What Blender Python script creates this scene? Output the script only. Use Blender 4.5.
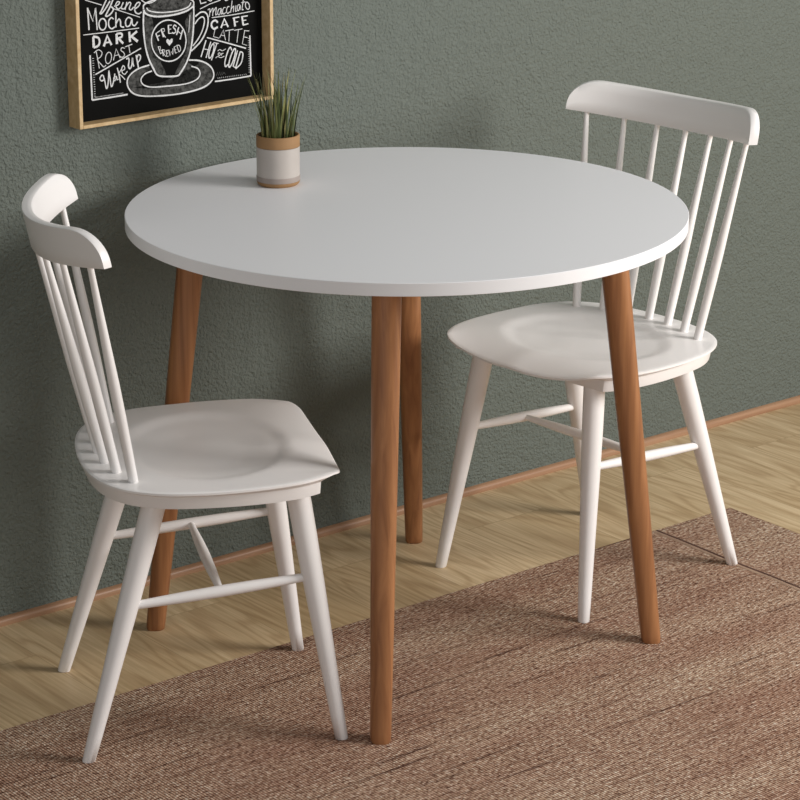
import bpy, bmesh, math, random
from mathutils import Vector, Matrix

for o in list(bpy.data.objects):
    bpy.data.objects.remove(o, do_unlink=True)
C = bpy.context.scene.collection
scene = bpy.context.scene
PI = math.pi

# ------------------------------------------------------------------ camera
PITCH, ROLL = 0.32196, -0.01455
FOCAL_PX = 2566.25
fw = Vector((0, math.cos(PITCH), -math.sin(PITCH)))
u0 = Vector((0, math.sin(PITCH), math.cos(PITCH)))
r0 = Vector((1, 0, 0))
rt = math.cos(ROLL) * r0 + math.sin(ROLL) * u0
up = -math.sin(ROLL) * r0 + math.cos(ROLL) * u0
cam_data = bpy.data.cameras.new('camera')
cam_data.sensor_width = 36.0
cam_data.lens = FOCAL_PX / 800 * 36.0
cam_data.shift_x = 0.18253
cam_data.shift_y = 0.01823
cam_data.clip_end = 50
cam = bpy.data.objects.new('camera', cam_data)
C.objects.link(cam)
m = Matrix((rt, up, -fw)).transposed().to_4x4()
m.translation = Vector((-0.2436, -4.02032, 1.74107))
cam.matrix_world = m
scene.camera = cam

# ------------------------------------------------------------------ light
world = bpy.data.worlds.new('world')
scene.world = world
world.use_nodes = True
bg = world.node_tree.nodes['Background']
bg.inputs['Color'].default_value = (0.97, 0.985, 1.0, 1)
bg.inputs['Strength'].default_value = 0.23


def area(name, loc, target, sx, sy, power, color):
    l = bpy.data.lights.new(name, 'AREA')
    l.shape = 'RECTANGLE'
    l.size, l.size_y = sx, sy
    l.energy = power
    l.color = color
    o = bpy.data.objects.new(name, l)
    o.location = loc
    o.rotation_euler = (Vector(target) - Vector(loc)).to_track_quat('-Z', 'Y').to_euler()
    C.objects.link(o)
    return o


area('window_daylight', (2.7, -0.8, 1.62), (0.1, 0.1, 0.6), 1.1, 1.25, 92, (1.0, 0.97, 0.94))
area('front_fill', (-0.9, -4.6, 1.5), (0, 0, 0.5), 2.2, 1.6, 22, (1.0, 0.99, 0.98))  # added fill lamp behind the camera, lifts the table edge facing it
area('ceiling_daylight', (0.9, -1.2, 2.9), (0.1, 0.1, 0.4), 1.5, 1.5, 9, (1.0, 0.99, 0.97))

scene.view_settings.view_transform = 'Standard'
scene.view_settings.look = 'None'
scene.view_settings.gamma = 1
scene.view_settings.use_curve_mapping = False
scene.view_settings.exposure = 0.0

# ------------------------------------------------------------------ wall frame of reference
WA, WD = 0.6223, 0.4611
E = Vector((math.cos(WA), math.sin(WA), 0))      # along the wall
N = Vector((-math.sin(WA), math.cos(WA), 0))     # into the wall


def W(s, d, z):
    """point at s along the wall, d metres in front of it, z up"""
    return E * s + N * (WD - d) + Vector((0, 0, z))


# ------------------------------------------------------------------ materials
def srgb(r, g, b):
    f = lambda c: (c / 255 / 12.92) if c / 255 <= 0.04045 else ((c / 255 + 0.055) / 1.055) ** 2.4
    return (f(r), f(g), f(b), 1)


class Mat:
    def __init__(self, name, color=(0.8, 0.8, 0.8, 1), rough=0.5, spec=0.5):
        self.m = bpy.data.materials.new(name)
        self.m.use_nodes = True
        self.nt = self.m.node_tree
        self.b = self.nt.nodes['Principled BSDF']
        self.b.inputs['Base Color'].default_value = color
        self.b.inputs['Roughness'].default_value = rough
        self.b.inputs['Specular IOR Level'].default_value = spec

    def n(self, t, **kw):
        nd = self.nt.nodes.new(t)
        for k, v in kw.items():
            if k in nd.inputs.keys():
                nd.inputs[k].default_value = v
            else:
                setattr(nd, k, v)
        return nd

    def l(self, a, b):
        self.nt.links.new(a, b)

    def coords(self, scale=(1, 1, 1), rot=(0, 0, 0), src='Object'):
        tc = self.n('ShaderNodeTexCoord')
        mp = self.n('ShaderNodeMapping')
        mp.inputs['Scale'].default_value = scale
        # 'rot' is applied first so that the scale acts along the turned axes
        vr = self.n('ShaderNodeVectorRotate', rotation_type='EULER_XYZ')
        vr.inputs['Rotation'].default_value = rot
        self.l(tc.outputs[src], vr.inputs['Vector'])
        self.l(vr.outputs[0], mp.inputs['Vector'])
        return mp.outputs[0]

    def noise(self, vec, scale, detail=2, rough=0.5, dist=0.0):
        nd = self.n('ShaderNodeTexNoise')
        nd.inputs['Scale'].default_value = scale
        nd.inputs['Detail'].default_value = detail
        nd.inputs['Roughness'].default_value = rough
        nd.inputs['Distortion'].default_value = dist
        self.l(vec, nd.inputs['Vector'])
        return nd.outputs['Fac']

    def ramp(self, fac, stops):
        r = self.n('ShaderNodeValToRGB')
        el = r.color_ramp.elements
        while len(el) < len(stops):
            el.new(0.5)
        for e_, (p, c) in zip(el, stops):
            e_.position = p
            e_.color = c
        self.l(fac, r.inputs[0])
        return r.outputs[0]

    def mix(self, fac, a, b, mode='MIX'):
        x = self.n('ShaderNodeMix', data_type='RGBA', blend_type=mode)
        for sock, v in ((x.inputs[0], fac), (x.inputs[6], a), (x.inputs[7], b)):
            if hasattr(v, 'links') or hasattr(v, 'is_linked'):
                self.l(v, sock)
            else:
                sock.default_value = v
        return x.outputs[2]

    def math(self, op, a, b=0.0):
        x = self.n('ShaderNodeMath', operation=op)
        for i, v in enumerate((a, b)):
            if hasattr(v, 'is_linked'):
                self.l(v, x.inputs[i])
            else:
                x.inputs[i].default_value = v
        return x.outputs[0]

    def bump(self, h, strength, dist, normal=None):
        b = self.n('ShaderNodeBump')
        b.inputs['Strength'].default_value = strength
        b.inputs['Distance'].default_value = dist
        self.l(h, b.inputs['Height'])
        if normal:
            self.l(normal, b.inputs['Normal'])
        self.l(b.outputs[0], self.b.inputs['Normal'])
        return b.outputs[0]

    def base(self, c):
        self.l(c, self.b.inputs['Base Color'])


def mat_wall():
    M = Mat('green_grey_plaster', srgb(103, 110, 103), 0.7, 0.35)
    v = M.coords()
    n1 = M.noise(v, 185, 2.0, 0.5, 0.3)
    n2 = M.noise(v, 38, 2, 0.5)
    h = M.math('ADD', M.math('MULTIPLY', n1, 0.7), M.math('MULTIPLY', n2, 0.5))
    M.bump(h, 1.0, 0.0085)
    return M.m


def mat_floor():
    M = Mat('oak_laminate', rough=0.45, spec=0.35)
    # x' across the planks (along the wall), y' along the planks
    v = M.coords(rot=(0, 0, -WA))
    br = M.n('ShaderNodeTexBrick', offset=0.37, squash=1.0)
    mp = M.n('ShaderNodeMapping')
    mp.inputs['Rotation'].default_value = (0, 0, PI / 2)
    mp.inputs['Location'].default_value = (0.31, 0.155, 0)
    M.l(v, mp.inputs['Vector'])
    M.l(mp.outputs[0], br.inputs['Vector'])
    br.inputs['Color1'].default_value = (0, 0, 0, 1)
    br.inputs['Color2'].default_value = (1, 1, 1, 1)
    br.inputs['Mortar'].default_value = (0.5, 0.5, 0.5, 1)
    br.inputs['Scale'].default_value = 1.0
    br.inputs['Mortar Size'].default_value = 0.0008
    br.inputs['Mortar Smooth'].default_value = 0.3
    br.inputs['Bias'].default_value = 0
    br.inputs['Brick Width'].default_value = 1.28
    br.inputs['Row Height'].default_value = 0.19
    # each plank gets its own slice of the grain
    off = M.n('ShaderNodeVectorMath', operation='SCALE')
    M.l(br.outputs['Color'], off.inputs[0])
    off.inputs['Scale'].default_value = 7.0
    add = M.n('ShaderNodeVectorMath', operation='ADD')
    M.l(v, add.inputs[0])
    M.l(off.outputs[0], add.inputs[1])
    st = M.n('ShaderNodeMapping')
    st.inputs['Scale'].default_value = (8.5, 1.5, 1)
    M.l(add.outputs[0], st.inputs['Vector'])
    big = M.noise(st.outputs[0], 1.0, 1.5, 0.45, 0.6)
    rings = M.math('SINE', M.math('MULTIPLY', big, 74.0))
    rings = M.math('ADD', M.math('MULTIPLY', rings, 0.5), 0.5)
    st2 = M.n('ShaderNodeMapping')
    st2.inputs['Scale'].default_value = (170, 7, 1)
    M.l(add.outputs[0], st2.inputs['Vector'])
    fine = M.noise(st2.outputs[0], 1.0, 3, 0.6, 0.2)
    c = M.ramp(rings, [(0.0, srgb(206, 180, 143)), (0.35, srgb(222, 198, 160)), (1.0, srgb(226, 203, 166))])
    f2 = M.ramp(fine, [(0.3, srgb(224, 219, 210)), (0.7, (1, 1, 1, 1))])
    c = M.mix(1.0, c, f2, 'MULTIPLY')
    tone = M.ramp(M.noise(st.outputs[0], 0.35, 1), [(0.3, srgb(228, 222, 212)), (0.7, (1, 1, 1, 1))])
    c = M.mix(1.0, c, tone, 'MULTIPLY')
    c = M.mix(br.outputs['Fac'], c, srgb(168, 144, 108))
    M.base(c)
    M.bump(fine, 0.12, 0.0006)
    return M.m


def mat_rug():
    M = Mat('brown_woven_flatweave', rough=0.95, spec=0.1)
    v = M.coords(rot=(0, 0, -WA))

    def sc(x, y):
        s = M.n('ShaderNodeMapping')
        s.inputs['Scale'].default_value = (x, y, 1)
        M.l(v, s.inputs['Vector'])
        return s.outputs[0]
    fleck = M.noise(sc(130, 210), 1.0, 1.5, 0.6)        # single yarn flecks
    mid = M.noise(sc(30, 190), 1.0, 2, 0.6)
    streak = M.noise(sc(2.2, 75), 1.0, 3, 0.65)         # long bands running along the wall
    broad = M.noise(sc(1.5, 9), 1.0, 2, 0.5)
    c = M.ramp(fleck, [(0.30, srgb(122, 94, 80)), (0.42, srgb(194, 162, 138)), (0.55, srgb(226, 200, 174)), (0.68, srgb(255, 246, 228))])
    c = M.mix(1.0, c, M.ramp(mid, [(0.3, srgb(204, 194, 192)), (0.62, (1, 1, 1, 1))]), 'MULTIPLY')
    c = M.mix(1.0, c, M.ramp(streak, [(0.30, srgb(148, 132, 131)), (0.42, srgb(240, 236, 232)), (0.7, (1, 1, 1, 1))]), 'MULTIPLY')
    c = M.mix(1.0, c, M.ramp(broad, [(0.3, srgb(222, 206, 204)), (0.7, (1, 1, 1, 1))]), 'MULTIPLY')
    w = M.n('ShaderNodeTexWave', wave_type='BANDS', bands_direction='X', wave_profile='SIN')
    w.inputs['Scale'].default_value = 1.0
    w.inputs['Distortion'].default_value = 1.2
    w.inputs['Detail'].default_value = 1.0
    w.inputs['Detail Scale'].default_value = 2.0
    M.l(sc(62, 62), w.inputs['Vector'])
    c = M.mix(1.0, c, M.ramp(w.outputs['Fac'], [(0.0, srgb(205, 196, 190)), (0.5, (1, 1, 1, 1))]), 'MULTIPLY')
    M.base(c)
    h = M.math('ADD', M.math('MULTIPLY', w.outputs['Fac'], 0.6), M.math('MULTIPLY', fleck, 0.8))
    M.bump(h, 0.9, 0.003)
    return M.m


def mat_wood(name, dark, light, scale=(70, 70, 2.5), rough=0.42):
    M = Mat(name, rough=rough, spec=0.4)
    v = M.coords(scale=scale)
    g = M.noise(v, 1.0, 3, 0.6, 0.5)
    M.base(M.ramp(g, [(0.28, dark), (0.72, light)]))
    M.bump(g, 0.1, 0.0005)
    return M.m


def mat_plain(name, col, rough=0.5, spec=0.5, bump=0.0, bscale=200, var=0.0):
    M = Mat(name, col, rough, spec)
    v = M.coords()
    if var:
        lo = tuple(c * (1 - var) for c in col[:3]) + (1,)
        M.base(M.ramp(M.noise(v, 30, 3), [(0.3, lo), (0.7, col)]))
    if bump:
        M.bump(M.noise(v, bscale, 2), bump, 0.0005)
    return M.m


wall_mat = mat_wall()
floor_mat = mat_floor()
rug_mat = mat_rug()
leg_mat = mat_wood('warm_beech', srgb(132, 86, 54), srgb(172, 120, 78))
skirt_mat = mat_wood('beech_moulding', srgb(150, 112, 84), srgb(172, 134, 104), (3, 3, 60))
frame_mat = mat_wood('pale_oak_frame', srgb(184, 152, 106), srgb(212, 184, 140), (60, 60, 60))
white_lacquer = mat_plain('white_lacquer', srgb(242, 239, 237), 0.33, 0.5, 0.03, 60)
table_white = mat_plain('white_laminate', srgb(238, 238, 240), 0.45, 0.4, 0.02, 120)
canvas_mat = mat_plain('black_chalkboard', srgb(14, 14, 13), 0.85, 0.1, 0.1, 600, 0.25)
STROKES = [(1.0,0,[(-3051,10580),(-2734,10464)]),(1.0,0,[(-2512,10382),(-1983,10179)]),(1.6,1,[(-2601,10615),(-2631,10552),(-2685,10462),(-2744,10363),(-2769,10326),(-2733,10328),(-2677,10378),(-2627,10436),(-2566,10512)]),(1.6,1,[(-2485,10569),(-2519,10507),(-2569,10416),(-2632,10324),(-2661,10277),(-2618,10269),(-2554,10305),(-2504,10369),(-2546,10417)]),(1.3,1,[(-2490,10418),(-2415,10429),(-2380,10472),(-2425,10483),(-2459,10426),(-2414,10360),(-2349,10389)]),(1.3,1,[(-2307,10464),(-2350,10376),(-2295,10353),(-2254,10395)]),(1.3,1,[(-2236,10460),(-2276,10335)]),(1.3,1,[(-2265,10380),(-2193,10447),(-2158,10426),(-2192,10347),(-2154,10321),(-2106,10363)]),(1.4,1,[(-2098,10320),(-2007,10365),(-1975,10418),(-2031,10424),(-2081,10360),(-2075,10279),(-2011,10239),(-1950,10262)]),(1.5,0,[(-3008,10447),(-2993,10080)]),(1.5,0,[(-3008,10447),(-2910,10211),(-2853,10431),(-2834,10061)]),(1.5,1,[(-2656,10136),(-2663,10100),(-2680,10072),(-2703,10054),(-2730,10050),(-2757,10060),(-2779,10083),(-2793,10115),(-2797,10152),(-2790,10187),(-2774,10216),(-2750,10234),(-2723,10238),(-2697,10228),(-2675,10205),(-2660,10173),(-2656,10136)]),(1.5,1,[(-2508,10207),(-2552,10235),(-2604,10185),(-2601,10093),(-2547,10050),(-2487,10075)]),(1.5,0,[(-2459,10315),(-2468,10061)]),(1.5,1,[(-2462,10127),(-2404,10196),(-2372,10151),(-2369,10072),(-2306,10048)]),(1.5,1,[(-2153,10171),(-2217,10202),(-2273,10144),(-2258,10059),(-2190,10068),(-2143,10170),(-2142,10083),(-2091,10051),(-2033,10108)]),(1.1,1,[(-3109,10010),(-2585,10003),(-2009,10001)]),(2.8,0,[(-2916,9961),(-2913,9782)]),(2.4,1,[(-2920,9962),(-2823,9934),(-2795,9861),(-2829,9798),(-2914,9778)]),(2.8,0,[(-2716,9775),(-2642,9946),(-2565,9781)]),(1.5,0,[(-2694,9832),(-2591,9834)]),(2.8,0,[(-2458,9955),(-2455,9785)]),(2.2,1,[(-2458,9955),(-2369,9952),(-2355,9897),(-2447,9871)]),(2.6,0,[(-2422,9873),(-2332,9780)]),(2.8,0,[(-2206,9963),(-2196,9788)]),(2.4,0,[(-2051,9952),(-2185,9874)]),(2.8,0,[(-2169,9882),(-2044,9780)]),(1.1,1,[(-2871,9717),(-2842,9563),(-2818,9420)]),(1.1,1,[(-2913,9692),(-2823,9731),(-2755,9678),(-2787,9607),(-2853,9575),(-2777,9480),(-2729,9434),(-2686,9459)]),(1.1,1,[(-2572,9566),(-2583,9530),(-2600,9502),(-2623,9484),(-2646,9479),(-2668,9489),(-2684,9512),(-2692,9544),(-2690,9580),(-2680,9615),(-2663,9644),(-2640,9662),(-2617,9667),(-2595,9657),(-2579,9634),(-2571,9602),(-2572,9566)]),(1.1,0,[(-2536,9521),(-2475,9707),(-2398,9540)]),(0.9,0,[(-2515,9594),(-2419,9603)]),(1.1,1,[(-2303,9695),(-2362,9712),(-2381,9669),(-2329,9627),(-2313,9580),(-2359,9550),(-2409,9576)]),(1.1,0,[(-2296,9719),(-2152,9747)]),(1.1,0,[(-2224,9731),(-2204,9607)]),(1.3,0,[(-2898,9327),(-1980,9659)]),(1.4,1,[(-2737,9215),(-2789,9208),(-2810,9258),(-2759,9302),(-2723,9213),(-2691,9065),(-2657,9138),(-2633,9345)]),(1.4,1,[(-2633,9362),(-2617,9251),(-2592,9082),(-2544,9174),(-2516,9295)]),(1.2,1,[(-2494,9249),(-2538,9232),(-2536,9182),(-2504,9186),(-2486,9248),(-2472,9185),(-2446,9196)]),(1.3,1,[(-2465,9387),(-2434,9261),(-2411,9130)]),(1.2,1,[(-2345,9419),(-2387,9348),(-2433,9287),(-2375,9234),(-2318,9169)]),(1.2,1,[(-2376,9325),(-2319,9348),(-2329,9400),(-2374,9380),(-2369,9296),(-2318,9261),(-2265,9305)]),(1.5,1,[(-2282,9509),(-2237,9524),(-2227,9472),(-2242,9390),(-2212,9339),(-2174,9398),(-2157,9518),(-2152,9429),(-2135,9368)]),(1.5,1,[(-2084,9556),(-2063,9452),(-2040,9314)]),(1.4,1,[(-2078,9488),(-2040,9554),(-1997,9532),(-2007,9471),(-2057,9421)]),(1.9,0,[(-2991,9661),(-2978,8909)]),(1.7,1,[(-2978,8909),(-2626,8908),(-2275,8913)]),(0.6,0,[(-2950,9601),(-2919,9599)]),(0.6,0,[(-2949,9562),(-2918,9560)]),(0.6,0,[(-2948,9523),(-2917,9520)]),(0.6,0,[(-2947,9483),(-2917,9481)]),(0.6,0,[(-2946,9444),(-2916,9442)]),(0.6,0,[(-2945,9404),(-2915,9402)]),(0.6,0,[(-2944,9365),(-2914,9363)]),(0.6,0,[(-2943,9325),(-2914,9323)]),(0.6,0,[(-2942,9286),(-2913,9284)]),(0.6,0,[(-2941,9246),(-2912,9244)]),(0.6,0,[(-2940,9207),(-2911,9205)]),(0.6,0,[(-2939,9167),(-2911,9165)]),(0.6,0,[(-2938,9127),(-2910,9125)]),(0.6,0,[(-2937,9088),(-2909,9086)]),(0.6,0,[(-2937,9048),(-2908,9046)]),(0.6,0,[(-2936,9008),(-2908,9007)]),(0.6,0,[(-2935,8969),(-2907,8967)]),(0.6,0,[(-2921,8939),(-2917,8955)]),(0.6,0,[(-2895,8939),(-2891,8955)]),(0.6,0,[(-2869,8939),(-2865,8955)]),(0.6,0,[(-2843,8939),(-2839,8955)]),(0.6,0,[(-2817,8939),(-2813,8955)]),(0.6,0,[(-2791,8939),(-2787,8955)]),(0.6,0,[(-2765,8939),(-2761,8955)]),(0.6,0,[(-2739,8939),(-2735,8955)]),(0.6,0,[(-2713,8939),(-2708,8955)]),(0.6,0,[(-2687,8939),(-2682,8956)]),(0.6,0,[(-2661,8939),(-2656,8956)]),(0.6,0,[(-2635,8939),(-2630,8956)]),(0.6,0,[(-2608,8939),(-2604,8956)]),(0.6,0,[(-2582,8939),(-2578,8956)]),(0.6,0,[(-2556,8939),(-2551,8956)]),(0.6,0,[(-2530,8939),(-2525,8956)]),(0.6,0,[(-2504,8939),(-2499,8956)]),(0.6,0,[(-2477,8939),(-2473,8956)]),(0.6,0,[(-2451,8939),(-2446,8956)]),(0.6,0,[(-2425,8939),(-2420,8956)]),(0.6,0,[(-2398,8939),(-2394,8956)]),(0.6,0,[(-2372,8939),(-2367,8956)]),(1.9,1,[(-1904,10291),(-1920,10041),(-1898,9724),(-1835,9473),(-1740,9282),(-1658,9161),(-1461,9115),(-1261,9103),(-1199,9140),(-1065,9306),(-975,9509),(-915,9822),(-895,10117),(-896,10265)]),(1.9,1,[(-1904,10291),(-1869,10228),(-1757,10178),(-1582,10146),(-1278,10146),(-1047,10180),(-905,10241)]),(1.3,1,[(-1848,10322),(-1805,10271),(-1655,10226),(-1454,10204),(-1200,10205),(-1007,10245),(-946,10313)]),(1.6,1,[(-1909,10302),(-1907,10364),(-1845,10405),(-1737,10429),(-1623,10453)]),(1.6,1,[(-897,10244),(-895,10318),(-965,10374),(-1092,10413)]),(1.2,1,[(-1949,10462),(-1875,10413),(-1776,10394),(-1674,10422),(-1618,10469)]),(1.6,1,[(-865,10067),(-753,10127),(-650,10107),(-601,10010),(-631,9832),(-747,9649),(-884,9541),(-963,9490)]),(1.4,1,[(-879,9941),(-800,10017),(-716,10046),(-677,9976),(-727,9811),(-829,9667),(-930,9572)]),(1.4,1,[(-1063,9679),(-1094,9548),(-1174,9444),(-1291,9381),(-1428,9371),(-1562,9414),(-1673,9503),(-1746,9625),(-1768,9761),(-1737,9891),(-1658,9994),(-1542,10057),(-1407,10068),(-1273,10026),(-1160,9938),(-1087,9816),(-1063,9679)]),(1.7,1,[(-1822,9355),(-2037,9322),(-2195,9249),(-2273,9146),(-2248,9010),(-2114,8891),(-1826,8824),(-1316,8790),(-903,8808),(-654,8863),(-518,8976),(-525,9111),(-632,9227),(-812,9309),(-1013,9342)]),(1.4,1,[(-1774,9248),(-1914,9218),(-1998,9139),(-1965,9046),(-1808,8979),(-1517,8955),(-1106,8942),(-872,8986),(-792,9075),(-836,9175),(-969,9230)]),(1.5,0,[(-1676,9871),(-1625,9742)]),(1.1,0,[(-1682,9867),(-1584,9911)]),(1.1,0,[(-1653,9813),(-1597,9832)]),(1.5,0,[(-1568,9934),(-1522,9794)]),(1.1,0,[(-1568,9934),(-1507,9936),(-1499,9893),(-1545,9868)]),(1.1,0,[(-1540,9868),(-1482,9781)]),(1.5,0,[(-1420,9981),(-1414,9841)]),(1,0,[(-1425,9981),(-1349,9977)]),(1,0,[(-1417,9913),(-1361,9911)]),(1,0,[(-1414,9841),(-1338,9840)]),(1.3,1,[(-1253,9941),(-1293,9971),(-1319,9936),(-1280,9893),(-1276,9850),(-1317,9834),(-1342,9854)]),(1.4,0,[(-1208,9927),(-1257,9797)]),(1.4,0,[(-1132,9868),(-1188,9713)]),(1,0,[(-1230,9862),(-1160,9803)]),(1.1,0,[(-1638,9647),(-1591,9518)]),(0.9,0,[(-1638,9647),(-1588,9636),(-1594,9599),(-1619,9589)]),(0.9,0,[(-1619,9589),(-1559,9570),(-1555,9535),(-1591,9518)]),(1.1,0,[(-1548,9589),(-1537,9474)]),(0.9,0,[(-1548,9585),(-1503,9571),(-1509,9538),(-1540,9533),(-1486,9459)]),(1.1,0,[(-1473,9559),(-1466,9457)]),(0.8,0,[(-1473,9559),(-1432,9559)]),(0.8,0,[(-1469,9512),(-1439,9513)]),(0.8,0,[(-1466,9457),(-1425,9460)]),(1.1,0,[(-1422,9566),(-1399,9461),(-1372,9530),(-1343,9472),(-1335,9577)]),(1.1,0,[(-1314,9600),(-1286,9490)]),(0.8,0,[(-1314,9600),(-1273,9612)]),(0.8,0,[(-1300,9547),(-1269,9556)]),(0.8,0,[(-1286,9490),(-1250,9503)]),(1.1,0,[(-1257,9619),(-1219,9508)]),(1,1,[(-1262,9619),(-1211,9618),(-1182,9572),(-1188,9526),(-1219,9504)]),(0.8,1,[(-972,10104),(-988,9979),(-1006,9811)]),(1.3,0,[(-781,10388),(-744,10272),(-632,10286)]),(1.2,1,[(-600,10323),(-538,10296),(-500,10338)]),(1.2,1,[(-257,10307),(-227,10268),(-176,10283)]),(1.1,0,[(-764,10183),(-571,10244),(-339,10290)]),(1.1,1,[(-604,10150),(-560,10161),(-576,10030)]),(1.1,1,[(-568,10090),(-498,10169),(-507,10037)]),(1.1,1,[(-499,10098),(-429,10177),(-444,10051),(-413,10063)]),(1.1,1,[(-324,10145),(-380,10136),(-400,10067),(-363,10042),(-324,10140),(-326,10053),(-300,10056)]),(1.1,1,[(-236,10151),(-273,10150),(-300,10091),(-276,10043),(-231,10069)]),(1.1,1,[(-154,10158),(-192,10157),(-218,10093),(-194,10044),(-149,10070)]),(1.1,0,[(-95,10254),(-131,10052)]),(1.1,1,[(-123,10108),(-66,10158),(-74,10056)]),(1.1,1,[(-15,10163),(-30,10067),(2,10069)]),(1.1,1,[(67,10170),(22,10159),(9,10094),(40,10070),(73,10159),(71,10077)]),(1.1,1,[(145,10264),(110,10083),(141,10079)]),(0.9,0,[(93,10198),(181,10204)]),(1.2,1,[(266,10128),(267,10104),(261,10084),(250,10072),(235,10069),(218,10076),(203,10091),(190,10112),(183,10136),(183,10160),(188,10180),(199,10192),(214,10195),(231,10188),(246,10173),(259,10152),(266,10128)]),(1.1,1,[(-526,10009),(-81,10011),(369,10029)]),(2.2,1,[(-404,9913),(-453,9955),(-516,9936),(-536,9877),(-487,9815),(-405,9836)]),(2.4,0,[(-337,9813),(-265,9959),(-186,9812)]),(1.2,0,[(-317,9857),(-210,9861)]),(2.4,0,[(-64,9952),(-41,9805)]),(1.3,0,[(-89,9950),(50,9958)]),(1.2,0,[(-52,9879),(23,9881)]),(2.4,0,[(107,9959),(130,9812)]),(1.3,0,[(88,9956),(228,9959)]),(1.2,0,[(119,9886),(195,9890)]),(1.3,0,[(123,9808),(238,9821)]),(1,0,[(-462,9812),(-497,9682),(-385,9644)]),(1,0,[(-372,9647),(-288,9772),(-248,9592)]),(0.9,0,[(-346,9691),(-265,9671)]),(1,0,[(-250,9752),(-74,9758)]),(1,0,[(-162,9752),(-179,9563)]),(1,0,[(-62,9741),(110,9747)]),(1,0,[(27,9741),(-9,9522)]),(1,0,[(160,9715),(105,9488),(200,9451)]),(1,0,[(147,9712),(255,9694)]),(1,0,[(132,9605),(215,9585)]),(1.3,0,[(-634,9683),(-217,9542),(180,9402)]),(1.4,0,[(-654,9639),(-766,9364)]),(1.4,0,[(-555,9602),(-661,9336)]),(1,0,[(-707,9496),(-602,9468)]),(1.3,1,[(-505,9436),(-524,9391),(-546,9353),(-568,9329),(-586,9322),(-599,9333),(-603,9360),(-599,9400),(-586,9446),(-568,9491),(-546,9528),(-524,9553),(-506,9560),(-493,9549),(-489,9522),(-493,9482),(-505,9436)]),(1.4,0,[(-431,9556),(-550,9281)]),(1.1,0,[(-499,9580),(-393,9552)]),(0.9,1,[(-415,9425),(-370,9446),(-320,9419),(-244,9441)]),(0.9,1,[(-461,9312),(-417,9332),(-354,9304),(-279,9321)]),(0.9,1,[(-363,9365),(-364,9356),(-369,9349),(-377,9345),(-385,9344),(-393,9347),(-400,9353),(-405,9361),(-406,9370),(-405,9379),(-400,9386),(-392,9390),(-384,9391),(-376,9388),(-369,9382),(-364,9374),(-363,9365)]),(0.9,0,[(-334,9379),(-341,9339)]),(0.9,0,[(-337,9364),(-296,9375)]),(1.5,1,[(-119,9400),(-149,9461),(-201,9400),(-268,9226),(-257,9137),(-200,9171)]),(1.5,1,[(-74,9265),(-101,9207),(-130,9158),(-157,9126),(-177,9117),(-188,9130),(-188,9165),(-177,9216),(-156,9275),(-129,9334),(-100,9382),(-74,9414),(-53,9424),(-42,9410),(-42,9375),(-54,9325),(-74,9265)]),(1.5,0,[(1,9386),(-99,9123),(-36,9089)]),(1.5,0,[(58,9359),(-49,9080)]),(1.4,1,[(58,9359),(114,9316),(73,9159),(-43,9074)]),(1.6,0,[(266,9615),(279,8911)]),(1.6,1,[(279,8911),(-104,8904),(-483,8907)]),(0.5,0,[(253,9567),(224,9568)]),(0.5,0,[(253,9528),(224,9529)]),(0.5,0,[(254,9489),(225,9490)]),(0.5,0,[(254,9450),(225,9451)]),(0.5,0,[(255,9411),(226,9412)]),(0.5,0,[(255,9372),(226,9373)]),(0.5,0,[(256,9333),(227,9333)]),(0.5,0,[(256,9293),(227,9294)]),(0.5,0,[(257,9254),(228,9255)]),(0.5,0,[(257,9215),(228,9216)]),(0.5,0,[(258,9176),(229,9177)]),(0.5,0,[(258,9136),(229,9137)]),(0.5,0,[(259,9097),(230,9098)]),(0.5,0,[(259,9058),(230,9059)]),(0.5,0,[(260,9018),(231,9019)]),(0.5,0,[(260,8979),(231,8980)]),(0.5,0,[(-419,8949),(-422,8970)]),(0.5,0,[(-380,8948),(-382,8969)]),(0.5,0,[(-340,8947),(-343,8968)]),(0.5,0,[(-301,8947),(-303,8968)]),(0.5,0,[(-261,8946),(-264,8967)]),(0.5,0,[(-222,8945),(-224,8966)]),(0.5,0,[(-182,8944),(-185,8966)]),(0.5,0,[(-143,8944),(-145,8965)]),(0.5,0,[(-103,8943),(-106,8964)]),(0.5,0,[(-63,8942),(-66,8964)]),(0.5,0,[(-23,8942),(-26,8963)]),(0.5,0,[(16,8941),(14,8962)]),(0.5,0,[(56,8940),(53,8962)]),(0.5,0,[(96,8940),(93,8961)]),(0.5,0,[(136,8939),(133,8960)]),(0.5,0,[(176,8938),(173,8959)]),(0.7,0,[(-456,9000),(-423,9064),(-412,9000),(-379,9063),(-367,8999),(-328,9052),(-336,8996),(-291,9042),(-260,9002)])]
N_BRIGHT = 217
HEART = [(-1407, 9632), (-1464, 9698), (-1468, 9733), (-1442, 9755), (-1412, 9735), (-1397, 9716), (-1381, 9739), (-1350, 9753), (-1336, 9726), (-1347, 9685)]
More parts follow.
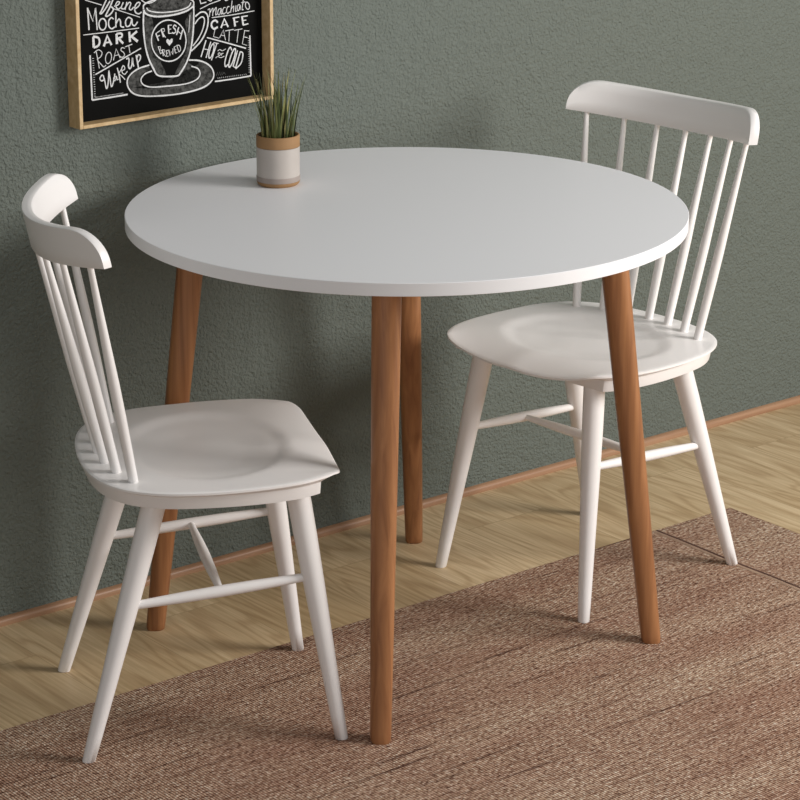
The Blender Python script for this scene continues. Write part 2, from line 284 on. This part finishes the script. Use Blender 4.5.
DUST = {'cup_left': [(-1883, 10173), (-1746, 10148), (-1727, 9956), (-1782, 9815), (-1776, 9604), (-1692, 9446), (-1581, 9347), (-1485, 9144), (-1650, 9173), (-1806, 9459), (-1885, 9743)], 'cup_right': [(-1077, 10010), (-932, 10163), (-929, 9802), (-988, 9510), (-1096, 9310), (-1203, 9162), (-1306, 9143), (-1173, 9340), (-1052, 9518), (-1021, 9727)], 'rim': [(-1879, 10298), (-1816, 10323), (-1629, 10250), (-1275, 10232), (-967, 10315), (-917, 10246), (-1072, 10189), (-1328, 10160), (-1632, 10164), (-1844, 10232)], 'foam': [(-1801, 10384), (-1623, 10459), (-1395, 10466), (-1142, 10439), (-966, 10336), (-1071, 10263), (-1326, 10238), (-1579, 10259), (-1741, 10302)], 'saucer': [(-1835, 9340), (-2037, 9305), (-2178, 9230), (-2249, 9133), (-2223, 9015), (-2101, 8906), (-1825, 8841), (-1316, 8809), (-902, 8830), (-667, 8878), (-544, 8983), (-552, 9110), (-659, 9218), (-813, 9288), (-789, 9186), (-761, 9071), (-847, 8957), (-1107, 8916), (-1517, 8930), (-1822, 8956), (-1996, 9037), (-2033, 9144), (-1939, 9238), (-1799, 9268)], 'inner': [(-1204, 9130), (-1045, 9303), (-893, 9188), (-818, 9078), (-885, 9004), (-1106, 8963), (-1363, 8968), (-1256, 9094)]}


def mat_chalk(name, lo, hi, scale):
    M = Mat(name, rough=0.9, spec=0.05)
    v = M.coords()
    M.base(M.ramp(M.noise(v, scale, 3, 0.7), [(0.3, lo), (0.65, hi)]))
    return M.m


chalk_mat = mat_chalk('white_chalk', srgb(176, 177, 177), srgb(236, 236, 236), 700)
faint_mat = mat_chalk('grey_chalk', srgb(60, 60, 60), srgb(110, 110, 108), 500)
dust_mat = mat_chalk('rubbed_chalk_dust', srgb(18, 18, 17), srgb(92, 92, 90), 130)
pot_white = mat_plain('glazed_white_ceramic', srgb(186, 178, 171), 0.4, 0.4, 0.05, 200, 0.06)
pot_tan = mat_plain('raw_tan_clay', srgb(158, 122, 84), 0.7, 0.3, 0.2, 400, 0.12)
pot_grey = mat_plain('grey_brown_glaze', srgb(158, 146, 139), 0.5, 0.3, 0.05, 200, 0.1)
soil_mat = mat_plain('potting_soil', srgb(60, 42, 28), 0.95, 0.1, 1.0, 300, 0.4)


def mat_grass():
    M = Mat('grass_blades', rough=0.55, spec=0.3)
    at = M.n('ShaderNodeAttribute', attribute_name='tint')
    M.base(M.ramp(at.outputs['Fac'], [(0.0, srgb(46, 54, 30)), (0.45, srgb(84, 94, 50)), (0.8, srgb(128, 130, 76)), (1.0, srgb(178, 166, 112))]))
    return M.m


grass_mat = mat_grass()


# ------------------------------------------------------------------ helpers
def link(name, bm, mat, parent=None, smooth=True, angle=40):
    me = bpy.data.meshes.new(name)
    bmesh.ops.recalc_face_normals(bm, faces=bm.faces)
    bm.to_mesh(me)
    bm.free()
    me.materials.append(mat)
    if smooth:
        for p in me.polygons:
            p.use_smooth = True
        try:
            me.set_sharp_from_angle(angle=math.radians(angle))
        except Exception:
            pass
    o = bpy.data.objects.new(name, me)
    C.objects.link(o)
    if parent:
        o.parent = parent
    return o


def thing(name, label, cat, loc=(0, 0, 0), rz=0.0, group=None):
    o = bpy.data.objects.new(name, None)
    o.empty_display_size = 0.05
    C.objects.link(o)
    o.location = loc
    o.rotation_euler = (0, 0, rz)
    tag(o, label, cat, group)
    return o


def tag(o, label, cat, group=None):
    o['label'] = label
    o['category'] = cat
    if group:
        o['group'] = group
    return o


def loft(bm, rings, close=True, cap=True):
    """rings: list of equally long point lists -> a skin of quads with end caps"""
    vs = [[bm.verts.new(p) for p in r] for r in rings]
    n = len(vs[0])
    for a, b in zip(vs, vs[1:]):
        for i in range(n if close else n - 1):
            j = (i + 1) % n
            bm.faces.new((a[i], a[j], b[j], b[i]))
    if cap:
        bm.faces.new(list(reversed(vs[0])))
        bm.faces.new(vs[-1])
    return vs


def rod(bm, p0, p1, prof, n=20, shape=None, phase=0.0, flat_ends=False):
    """turned rod from p0 to p1; prof = [(t, radius)...]; shape(angle) scales the radius"""
    p0, p1 = Vector(p0), Vector(p1)
    d = (p1 - p0).normalized()
    ref = Vector((0, 0, 1)) if abs(d.z) < 0.9 else Vector((1, 0, 0))
    a = ref - d * ref.dot(d)
    a.normalize()
    b = d.cross(a)
    rings = []
    for t, r in prof:
        c = p0.lerp(p1, t)
        ring = []
        for k in range(n):
            th = 2 * PI * k / n + phase
            q = r * (shape(th) if shape else 1)
            p = c + a * math.cos(th) * q + b * math.sin(th) * q
            if flat_ends and t in (0, 1):        # cut the end level with the floor / the underside
                p += d * ((c.z - p.z) / d.z)
            ring.append(p)
        rings.append(ring)
    loft(bm, rings)


def box(bm, pts):
    """pts: 8 corners, bottom loop then top loop"""
    v = [bm.verts.new(p) for p in pts]
    for f in ((3, 2, 1, 0), (4, 5, 6, 7), (0, 1, 5, 4), (1, 2, 6, 5), (2, 3, 7, 6), (3, 0, 4, 7)):
        bm.faces.new([v[i] for i in f])


def slab(bm, s0, s1, d0, d1, z0, z1):
    box(bm, [W(s0, d0, z0), W(s1, d0, z0), W(s1, d1, z0), W(s0, d1, z0),
             W(s0, d0, z1), W(s1, d0, z1), W(s1, d1, z1), W(s0, d1, z1)])


def bevel(bm, w, seg=2):
    bmesh.ops.bevel(bm, geom=list(bm.edges), offset=w, segments=seg, profile=0.5, affect='EDGES')


def spline(pts, sub=6):
    """Catmull-Rom through the points (2-D or 3-D tuples)"""
    P = [Vector(p) for p in pts]
    if len(P) < 3:
        return P
    P = [P[0] * 2 - P[1]] + P + [P[-1] * 2 - P[-2]]
    out = []
    for i in range(1, len(P) - 2):
        a, b, c, d = P[i - 1:i + 3]
        for k in range(sub):
            t = k / sub
            out.append(0.5 * ((2 * b) + (c - a) * t + (2 * a - 5 * b + 4 * c - d) * t * t + (3 * b - a - 3 * c + d) * t ** 3))
    out.append(P[-2])
    return out


# ------------------------------------------------------------------ setting
bm = bmesh.new()
slab(bm, -3.0, 3.2, -0.12, 0.0, -0.05, 2.6)
o = link('wall_back', bm, wall_mat, smooth=False)
o['kind'] = 'structure'

bm = bmesh.new()
slab(bm, -3.0, 3.2, 0.0, 4.2, -0.05, 0.0)
o = link('floor', bm, floor_mat, smooth=False)
o['kind'] = 'structure'

bm = bmesh.new()
prof = [(0.0, 0.0), (0.011, 0.0), (0.011, 0.007), (0.0095, 0.0105), (0.006, 0.0128), (0.0, 0.0135)]
loft(bm, [[W(s, d, z) for d, z in prof] for s in (-3.0, -1.0, 1.0, 3.2)])
o = link('baseboard_back', bm, skirt_mat, angle=50)
o['kind'] = 'structure'

# ------------------------------------------------------------------ rug
RUG_S, RUG_D, RUG_T = 0.885, WD - 0.0896, 0.0022
bm = bmesh.new()
slab(bm, -1.55, RUG_S, RUG_D, RUG_D + 1.75, 0.0001, RUG_T)
bmesh.ops.bevel(bm, geom=[e for e in bm.edges if all(v.co.z > 0.001 for v in e.verts)], offset=0.0012, segments=2, affect='EDGES')
rug = thing('rug', 'brown flatwoven rug with streaky beige flecks lying on the oak floor', 'rug')
link('woven_field', bm, rug_mat, rug, smooth=False)
hem_mat = mat_plain('rug_hem_yarn', srgb(96, 72, 62), 0.95, 0.1, 1.0, 500, 0.3)
cord_mat = mat_plain('rug_hem_stitching', srgb(180, 152, 130), 0.95, 0.1, 1.0, 500, 0.3)


def ridge(path_s, d0, d1, w, h, amp=0.0, axis='d'):
    bm = bmesh.new()
    rings = []
    rnd = random.Random(4)
    n = 60
    for i in range(n + 1):
        d = d0 + (d1 - d0) * i / n
        s = path_s + amp * math.sin(i * 0.7) * rnd.random()
        if axis == 'd':
            rings.append([W(s - w, d, RUG_T - 0.0004), W(s - w * .5, d, RUG_T + h * .8), W(s, d, RUG_T + h), W(s + w * .5, d, RUG_T + h * .8), W(s + w, d, RUG_T - 0.0004)])
        else:
            rings.append([W(d, s - w, RUG_T - 0.0004), W(d, s - w * .5, RUG_T + h * .8), W(d, s, RUG_T + h), W(d, s + w * .5, RUG_T + h * .8), W(d, s + w, RUG_T - 0.0004)])
    loft(bm, rings)
    return bm


link('hem_stitching', ridge(RUG_S - 0.205, RUG_D + 0.002, RUG_D + 1.745, 0.0042, 0.0016, 0.0022), cord_mat, rug)
link('hem_fold', ridge(RUG_S - 0.1965, RUG_D + 0.002, RUG_D + 1.745, 0.0040, 0.0006, 0.0022), hem_mat, rug)

# ------------------------------------------------------------------ framed chalkboard picture
FL, FR, FB, FT, FD = -0.3385, 0.0597, 0.850, 1.440, 0.0341
SW = 0.0070
pic = thing('framed_picture', 'chalkboard coffee picture in a slim pale oak frame on the green wall', 'picture', W((FL + FR) / 2, 0, FB))
pic_inv = Matrix.Translation(-Vector(pic.location))


def picpart(name, bm, mat, parent=pic, smooth=False):
    bmesh.ops.transform(bm, matrix=pic_inv, verts=bm.verts)
    return link(name, bm, mat, parent, smooth=smooth)


for a, b in (((FL, FL + SW), (FB, FT)), ((FR - SW, FR), (FB, FT)), ((FL + SW, FR - SW), (FB, FB + SW * .85)), ((FL + SW, FR - SW), (FT - SW, FT))):
    bm = bmesh.new()
    slab(bm, a[0], a[1], 0.0005, FD, b[0], b[1])
    bevel(bm, 0.0006, 1)
    picpart('frame_rail', bm, frame_mat)
bm = bmesh.new()
slab(bm, FL + SW, FR - SW, 0.0015, 0.0098, FB + SW * .85, FT - SW)
canvas = picpart('chalkboard', bm, canvas_mat)


def ribbon(bm, pts, w, d0, d1):
    """a flat chalk stroke of width w (metres) lying on the board"""
    pts = [p for i, p in enumerate(pts) if i == 0 or (p - pts[i - 1]).length > 1e-5]
    L, R_ = [], []
    rnd = random.Random(len(pts) * 7 + int(pts[0].x * 1e4))
    for i, p in enumerate(pts):
        t = (pts[min(i + 1, len(pts) - 1)] - pts[max(i - 1, 0)]).normalized()
        nrm = Vector((-t.y, t.x))
        ww = w * 0.5 * rnd.uniform(0.86, 1.12)
        L.append(p + nrm * ww)
        R_.append(p - nrm * ww)
    rings = [[W(l.x, d0, l.y), W(r.x, d0, r.y), W(r.x, d1, r.y), W(l.x, d1, l.y)] for l, r in zip(L, R_)]
    loft(bm, rings)


def fill(bm, pts, d0, d1):
    P = [Vector(p) for p in pts]
    a = [bm.verts.new(W(p.x, d0, p.y)) for p in P]
    b = [bm.verts.new(W(p.x, d1, p.y)) for p in P]
    f1 = bm.faces.new(a)
    f2 = bm.faces.new(list(reversed(b)))
    n = len(P)
    for i in range(n):
        bm.faces.new((a[i], b[i], b[(i + 1) % n], a[(i + 1) % n]))
    bmesh.ops.triangulate(bm, faces=[f1, f2])


dust = bmesh.new()
for k in DUST:
    fill(dust, spline([(x * 1e-4, z * 1e-4) for x, z in DUST[k]], 2), 0.0096, 0.00995)
picpart('chalk_shading', dust, dust_mat, canvas)
strokes = bmesh.new()
faint = bmesh.new()
for i, (w, sm, pts) in enumerate(STROKES):
    q = [Vector((x * 1e-4, z * 1e-4)) for x, z in pts]
    if sm:
        q = spline(q, 4)
    ribbon(strokes if i < N_BRIGHT else faint, q, w / (640 if w > 1.25 else 780), 0.0096, 0.0102 + (i % 7) * 0.00002)
fill(strokes, [(x * 1e-4, z * 1e-4) for x, z in HEART], 0.0096, 0.0102)
# upper half of the drawing, above the edge of the photograph: only a plain closing line and rising steam
for k in range(3):
    s0 = -0.165 + k * 0.028
    ribbon(strokes, spline([Vector((s0 + 0.012 * math.sin(t * 1.1 + k), 1.10 + t * 0.022)) for t in range(8)], 4), 0.0028, 0.0096, 0.0102)
picpart('chalk_drawing', strokes, chalk_mat, canvas)
picpart('chalk_signature', faint, faint_mat, canvas)

# ------------------------------------------------------------------ table
TX, TY, TR, TZ, TT = 0.0042, 0.0, 0.4510, 0.7465, 0.0205
table = thing('dining_table', 'round white table on four splayed orange-brown wooden legs', 'table', (TX, TY, 0))
bm = bmesh.new()
ev = 0.0007
prof = [(TR - 0.006, TZ - TT), (TR - 0.0015, TZ - TT), (TR, TZ - TT + ev), (TR, TZ - ev), (TR - 0.0004, TZ - 0.0004), (TR - ev, TZ), (TR - 0.006, TZ)]
n = 160
rings = [[Vector((r * math.cos(2 * PI * k / n), r * math.sin(2 * PI * k / n), z)) for k in range(n)] for r, z in prof]
loft(bm, rings)
link('tabletop', bm, table_white, table, angle=30)
LEGS = [((-0.0549, -0.412), (-0.0427, -0.3322)), ((0.4198, -0.0425), (0.3301, -0.0391)), ((0.0512, 0.4409), (0.0268, 0.3333)), ((-0.4181, 0.048), (-0.3351, 0.0397))]


def soft_square(th):
    c, s = abs(math.cos(th)), abs(math.sin(th))
    return 1.0 / (c ** 2.7 + s ** 2.7) ** (1 / 2.7)


for (fx, fy), (tx, ty) in LEGS:
    on_rug = (Vector((fx, fy, 0)).dot(N) < 0.0896)
    z0 = RUG_T if on_rug else 0.0003
    p0 = Vector((fx - TX, fy - TY, z0))
    p1 = Vector((tx - TX, ty - TY, TZ - TT))
    bm = bmesh.new()
    rod(bm, p0, p1, [(0, 0.0145), (0.004, 0.0158), (0.02, 0.0163), (0.25, 0.0182), (0.5, 0.0200), (0.75, 0.0214), (0.9, 0.0221), (1, 0.0224)], 32, soft_square, 0.55, flat_ends=True)
    link('leg', bm, leg_mat, table, angle=60)


# ------------------------------------------------------------------ chairs
OUT = [(-0.180, 0), (-0.1765, 0.06), (-0.166, 0.110), (-0.147, 0.150), (-0.118, 0.181), (-0.07, 0.204), (0, 0.214), (0.07, 0.214),
       (0.13, 0.205), (0.166, 0.190), (0.186, 0.176), (0.1975, 0.160), (0.2035, 0.138), (0.2085, 0.09), (0.2115, 0.04), (0.212, 0)]
SEAT_Z, UNDER_Z = 0.4376, 0.4085


def seat_outline(n_side=40):
    half = spline(OUT, 5)
    full = half + [Vector((p.x, -p.y)) for p in reversed(half[1:-1])]
    return full


def smoothstep(t):
    t = max(0.0, min(1.0, t))
    return t * t * (3 - 2 * t)


def seat_top(x, y):
    z = SEAT_Z
    r = math.hypot((x - 0.02) / 0.135, y / 0.165)
    z -= 0.0045 * smoothstep((1.0 - r) / 0.20) + 0.0065 * smoothstep((1.0 - r) / 0.6)                       # the dished seat
    if x > 0.10:                                                      # front roll
        z -= 0.021 * ((x - 0.10) / 0.113) ** 2.4 * (1 - 0.97 * min(1.0, abs(y) / 0.175) ** 3.5)
    z += 0.022 * max(0.0, x) + 0.0015 * math.exp(-(y / 0.03) ** 2) * smoothstep((x - 0.05) / 0.09)   # low ridge between the thighs
    return z


def make_seat(parent):
    out = seat_outline()
    bm = bmesh.new()
    cen = Vector((0.01, 0))
    rings = []
    for k in [0.03] + [i / 30 for i in range(1, 30)] + [0.985]:
        rings.append([Vector((*(cen + (p - cen) * k), 0)) for p in out])
    for r in rings:
        for v in r:
            v.z = seat_top(v.x, v.y)
    def inset(p, kf, ks):
        q = cen + (p - cen) * ks
        if q.x > 0.166:
            q = Vector((q.x - (q.x - 0.166) * kf, q.y))
        return q
    edge = [Vector((p.x, p.y, seat_top(p.x, p.y) - 0.0012)) for p in out]
    rings.append(edge)
    rings.append([Vector((p.x, p.y, seat_top(p.x, p.y) - 0.0045)) for p in out])
    a, b, c = [], [], []
    for p in out:
        q = inset(p, 0.8, 0.962)
        a.append(Vector((q.x, q.y, min(seat_top(p.x, p.y) - 0.0085, 0.4285))))
        q = inset(p, 0.93, 0.948)
        b.append(Vector((q.x, q.y, UNDER_Z + 0.002)))
        q = inset(p, 0.95, 0.945)
        c.append(Vector((q.x, q.y, UNDER_Z)))
    rings += [a, b, c]
    for k in (0.6, 0.03):
        rings.append([Vector((*(cen + (Vector((p.x, p.y)) - cen) * k), UNDER_Z)) for p in c])
    loft(bm, rings)
    return link('seat', bm, white_lacquer, parent, angle=32)


def crest_x(y):
    return -0.2285 + 0.0830 * (abs(y) / 0.217) ** 2.07


def crest_z(y):
    return 0.7690 + 0.0195 * (abs(y) / 0.217) ** 1.9


def make_crest(parent):
    bm = bmesh.new()
    H, T, Y = 0.057, 0.0078, 0.2145
    ys = [Y * math.sin(-PI / 2 + PI * i / 56) for i in range(57)]
    rings = []
    for y in ys:
        e = max(0.0, (abs(y) - 0.160) / (Y - 0.160))
        h = 0.010 + (H - 0.010) * math.sqrt(max(0.0, 1 - e ** 2.4))
        sl = (crest_x(y + 1e-4) - crest_x(y - 1e-4)) / 2e-4
        nx, ny = 1 / math.hypot(1, sl), -sl / math.hypot(1, sl)      # horizontal normal, towards the sitter
        sec = [(-1, 0.0008), (-0.92, 0), (0.92, 0), (1, 0.0008), (1.0, h * .35), (1, h * .7), (1, h - 0.0010), (0.88, h), (0, h + 0.0003), (-0.88, h), (-1, h - 0.0010), (-1, h * .7), (-1, h * .35)]
        ring = []
        for u, z in sec:
            lean = -0.20 * z
            ring.append(Vector((crest_x(y) + lean + nx * u * T, y + ny * u * T, crest_z(y) + z)))
        rings.append(ring)
    loft(bm, rings)
    return link('crest_rail', bm, white_lacquer, parent, angle=45)


def make_chair(name, label, loc, rz, group):
    t = thing(name, label, 'chair', loc, rz, group)
    make_seat(t)
    for sx, foot, top in ((1, (0.1977, 0.1751), (0.1377, 0.1303)), (-1, (-0.1975, 0.1742), (-0.0755, 0.1308))):
        for sy in (1, -1):
            bm = bmesh.new()
            rod(bm, (foot[0], foot[1] * sy, 0.0), (top[0], top[1] * sy, UNDER_Z + 0.004),
                [(0, 0.0092), (0.006, 0.0102), (0.1, 0.0112), (0.35, 0.0137), (0.6, 0.0164), (0.8, 0.0180), (0.92, 0.0184), (1, 0.0182)], 24, flat_ends=True)
            link('leg', bm, white_lacquer, t)
    ff = lambda f, s: Vector((0.1977 + (0.1377 - 0.1977) * f, s * (0.1751 + (0.1303 - 0.1751) * f), (UNDER_Z + .004) * f))
    rr = lambda f, s: Vector((-0.1975 + (-0.0755 + 0.1975) * f, s * (0.1742 + (0.1308 - 0.1742) * f), (UNDER_Z + .004) * f))
    mids = []
    for s in (1, -1):
        a, b = ff(0.642, s), rr(0.582, s)
        d = (b - a).normalized()
        bm = bmesh.new()
        rod(bm, a + d * 0.006, b - d * 0.006, [(0, 0.0062), (0.06, 0.0068), (0.3, 0.0086), (0.5, 0.0092), (0.7, 0.0086), (0.94, 0.0068), (1, 0.0062)], 18)
        link('stretcher', bm, white_lacquer, t)
        mids.append((a + b) / 2)
    a, b = mids
    d = (b - a).normalized()
    bm = bmesh.new()
    rod(bm, a + d * 0.003, b - d * 0.003, [(0, 0.0050), (0.05, 0.0056), (0.3, 0.0080), (0.5, 0.0088), (0.7, 0.0080), (0.95, 0.0056), (1, 0.0050)], 18)
    link('stretcher', bm, white_lacquer, t)
    for i in range(7):
        k = (i - 3) / 3
        yb, yt = 0.1425 * k, 0.1846 * k
        p0 = Vector((-0.1453 + 0.0347 * k * k, yb, SEAT_Z - 0.004))
        p1 = Vector((crest_x(yt) - 0.0015, yt, crest_z(yt) + 0.008))
        bm = bmesh.new()
        rod(bm, p0, p1, [(0, 0.0074), (0.02, 0.0074), (0.3, 0.0083), (0.45, 0.0082), (0.7, 0.0064), (0.93, 0.0048), (1, 0.0047)], 16)
        link('spindle', bm, white_lacquer, t)
    make_crest(t)
    return t


chair_a = make_chair('dining_chair', 'white spindle-back chair left of the table, its bright backrest beside the wall under the picture',
                     (-0.3397, -0.2618, 0.0004), 0.1744, 'white spindle-back chairs')


def copy_thing(src, label, loc, rz):
    r = src.copy()
    C.objects.link(r)
    r.location = loc
    r.rotation_euler = (0, 0, rz)
    r['label'] = label
    for ch in list(src.children):
        c = ch.copy()
        C.objects.link(c)
        c.parent = r
    return r


copy_thing(chair_a, 'white spindle-back chair behind the right side of the table, seat partly hidden', (0.3554, 0.3058, 0.0004), 3.8421)

# ------------------------------------------------------------------ plant
plant = thing('potted_grass', 'small grass plant in a white and tan ceramic pot standing on the table', 'plant', (-0.1970, 0.1800, TZ + 0.0002))


def revolve(prof, n=48):
    bm = bmesh.new()
    loft(bm, [[Vector((r * math.cos(2 * PI * k / n), r * math.sin(2 * PI * k / n), z)) for k in range(n)] for r, z in prof], cap=True)
    return bm


PR = 0.0362
link('pot', revolve([(0.020, 0), (PR - 0.005, 0), (PR - 0.0015, 0.003), (PR - 0.0005, 0.0065), (PR, 0.014), (PR, 0.0615), (PR - 0.0030, 0.0620), (PR - 0.0030, 0.06), (PR - 0.0034, 0.058)]), pot_white, plant)
link('pot_foot', revolve([(PR - 0.004, 0.0002), (PR - 0.0040, 0.0003), (PR - 0.0008, 0.0031), (PR + 0.0003, 0.0065), (PR + 0.0003, 0.0070), (PR - 0.001, 0.0070)]), pot_tan, plant)
link('glaze_band', revolve([(PR - 0.001, 0.0072), (PR + 0.0002, 0.0072), (PR + 0.0006, 0.0142), (PR + 0.0003, 0.0155), (PR - 0.001, 0.0155)]), pot_grey, plant)
# the rim is a hollow ring: out, over and back down inside
n = 48
bm = bmesh.new()
prof = [(PR - 0.003, 0.0622), (PR + 0.0002, 0.0622), (PR + 0.0002, 0.0790), (PR - 0.0006, 0.0802), (PR - 0.0018, 0.0806), (PR - 0.0032, 0.0800), (PR - 0.0038, 0.079), (PR - 0.0038, 0.0622)]
vs = loft(bm, [[Vector((r * math.cos(2 * PI * k / n), r * math.sin(2 * PI * k / n), z)) for k in range(n)] for r, z in prof], cap=False)
for k in range(n):
    bm.faces.new((vs[-1][k], vs[-1][(k + 1) % n], vs[0][(k + 1) % n], vs[0][k]))
link('pot_rim', bm, pot_tan, plant)
link('soil', revolve([(0.004, 0.060), (PR - 0.0042, 0.060), (PR - 0.0042, 0.0735), (0.015, 0.0755), (0.002, 0.0760)]), soil_mat, plant)

bm = bmesh.new()
lay = bm.verts.layers.float.new('tint')
rnd = random.Random(11)
cr = Vector((math.cos(0), 0, 0))
for i in range(120):
    ang = rnd.uniform(0, 2 * PI)
    rad = 0.027 * math.sqrt(rnd.random())
    base = Vector((rad * math.cos(ang), rad * math.sin(ang), 0.074))
    L = rnd.uniform(0.06, 0.118) if i % 4 else rnd.uniform(0.035, 0.06)
    la = ang + rnd.uniform(-0.8, 0.8)
    lean = rad / 0.027 * rnd.uniform(0.06, 0.30) + rnd.uniform(0, 0.08)
    dirv = Vector((math.cos(la), math.sin(la), 0))
    if i < 5:                                   # a few long stray blades that fan out to the left
        la = PI + rnd.uniform(-0.5, 0.4); lean = (0.34, 0.26, 0.20, 0.30, 0.16)[i]; L = (0.100, 0.108, 0.112, 0.085, 0.116)[i]
        dirv = Vector((math.cos(la), math.sin(la), 0))
    side = Vector((-math.sin(la + rnd.uniform(-1, 1)), math.cos(la), 0)).normalized()
    w = rnd.uniform(0.0011, 0.0019)
    tint = rnd.random() ** 1.3
    prev = None
    nseg = 7
    th = 0.0004
    nn = side.cross(Vector((0, 0, 1)))
    rings = []
    for k in range(nseg + 1):
        t = k / nseg
        c = base + Vector((0, 0, 1)) * (L * t * (1 - 0.12 * lean * t)) + dirv * (L * lean * (0.45 * t + 0.55 * t * t))
        ww = w * (1 - t ** 1.6) + 0.00015
        rings.append([c - side * ww, c + nn * th * (1 - t) - side * 0, c + side * ww, c - nn * th * (1 - t)])
    vs = loft(bm, rings)
    for r in vs:
        for v in r:
            v[lay] = min(1.0, tint)
link('grass_blades', bm, grass_mat, plant, angle=80)
plant.scale = (1.0, 1.0, 1.055)

# legs that stand on the rug end on its upper face instead of inside its weave
bpy.context.view_layer.update()
for o in list(C.objects):
    if o.parent and o.name.startswith('leg') and o.parent.name.startswith('dining_chair'):
        low = [v for v in o.data.vertices if v.co.z < 0.003]
        foot = o.matrix_world @ (sum((v.co for v in low), Vector()) / len(low))
        if foot.dot(N) < 0.0896 and foot.dot(E) < RUG_S:
            me = o.data.copy()
            o.data = me
            for v in me.vertices:
                if v.co.z < 0.003:
                    v.co.z = RUG_T
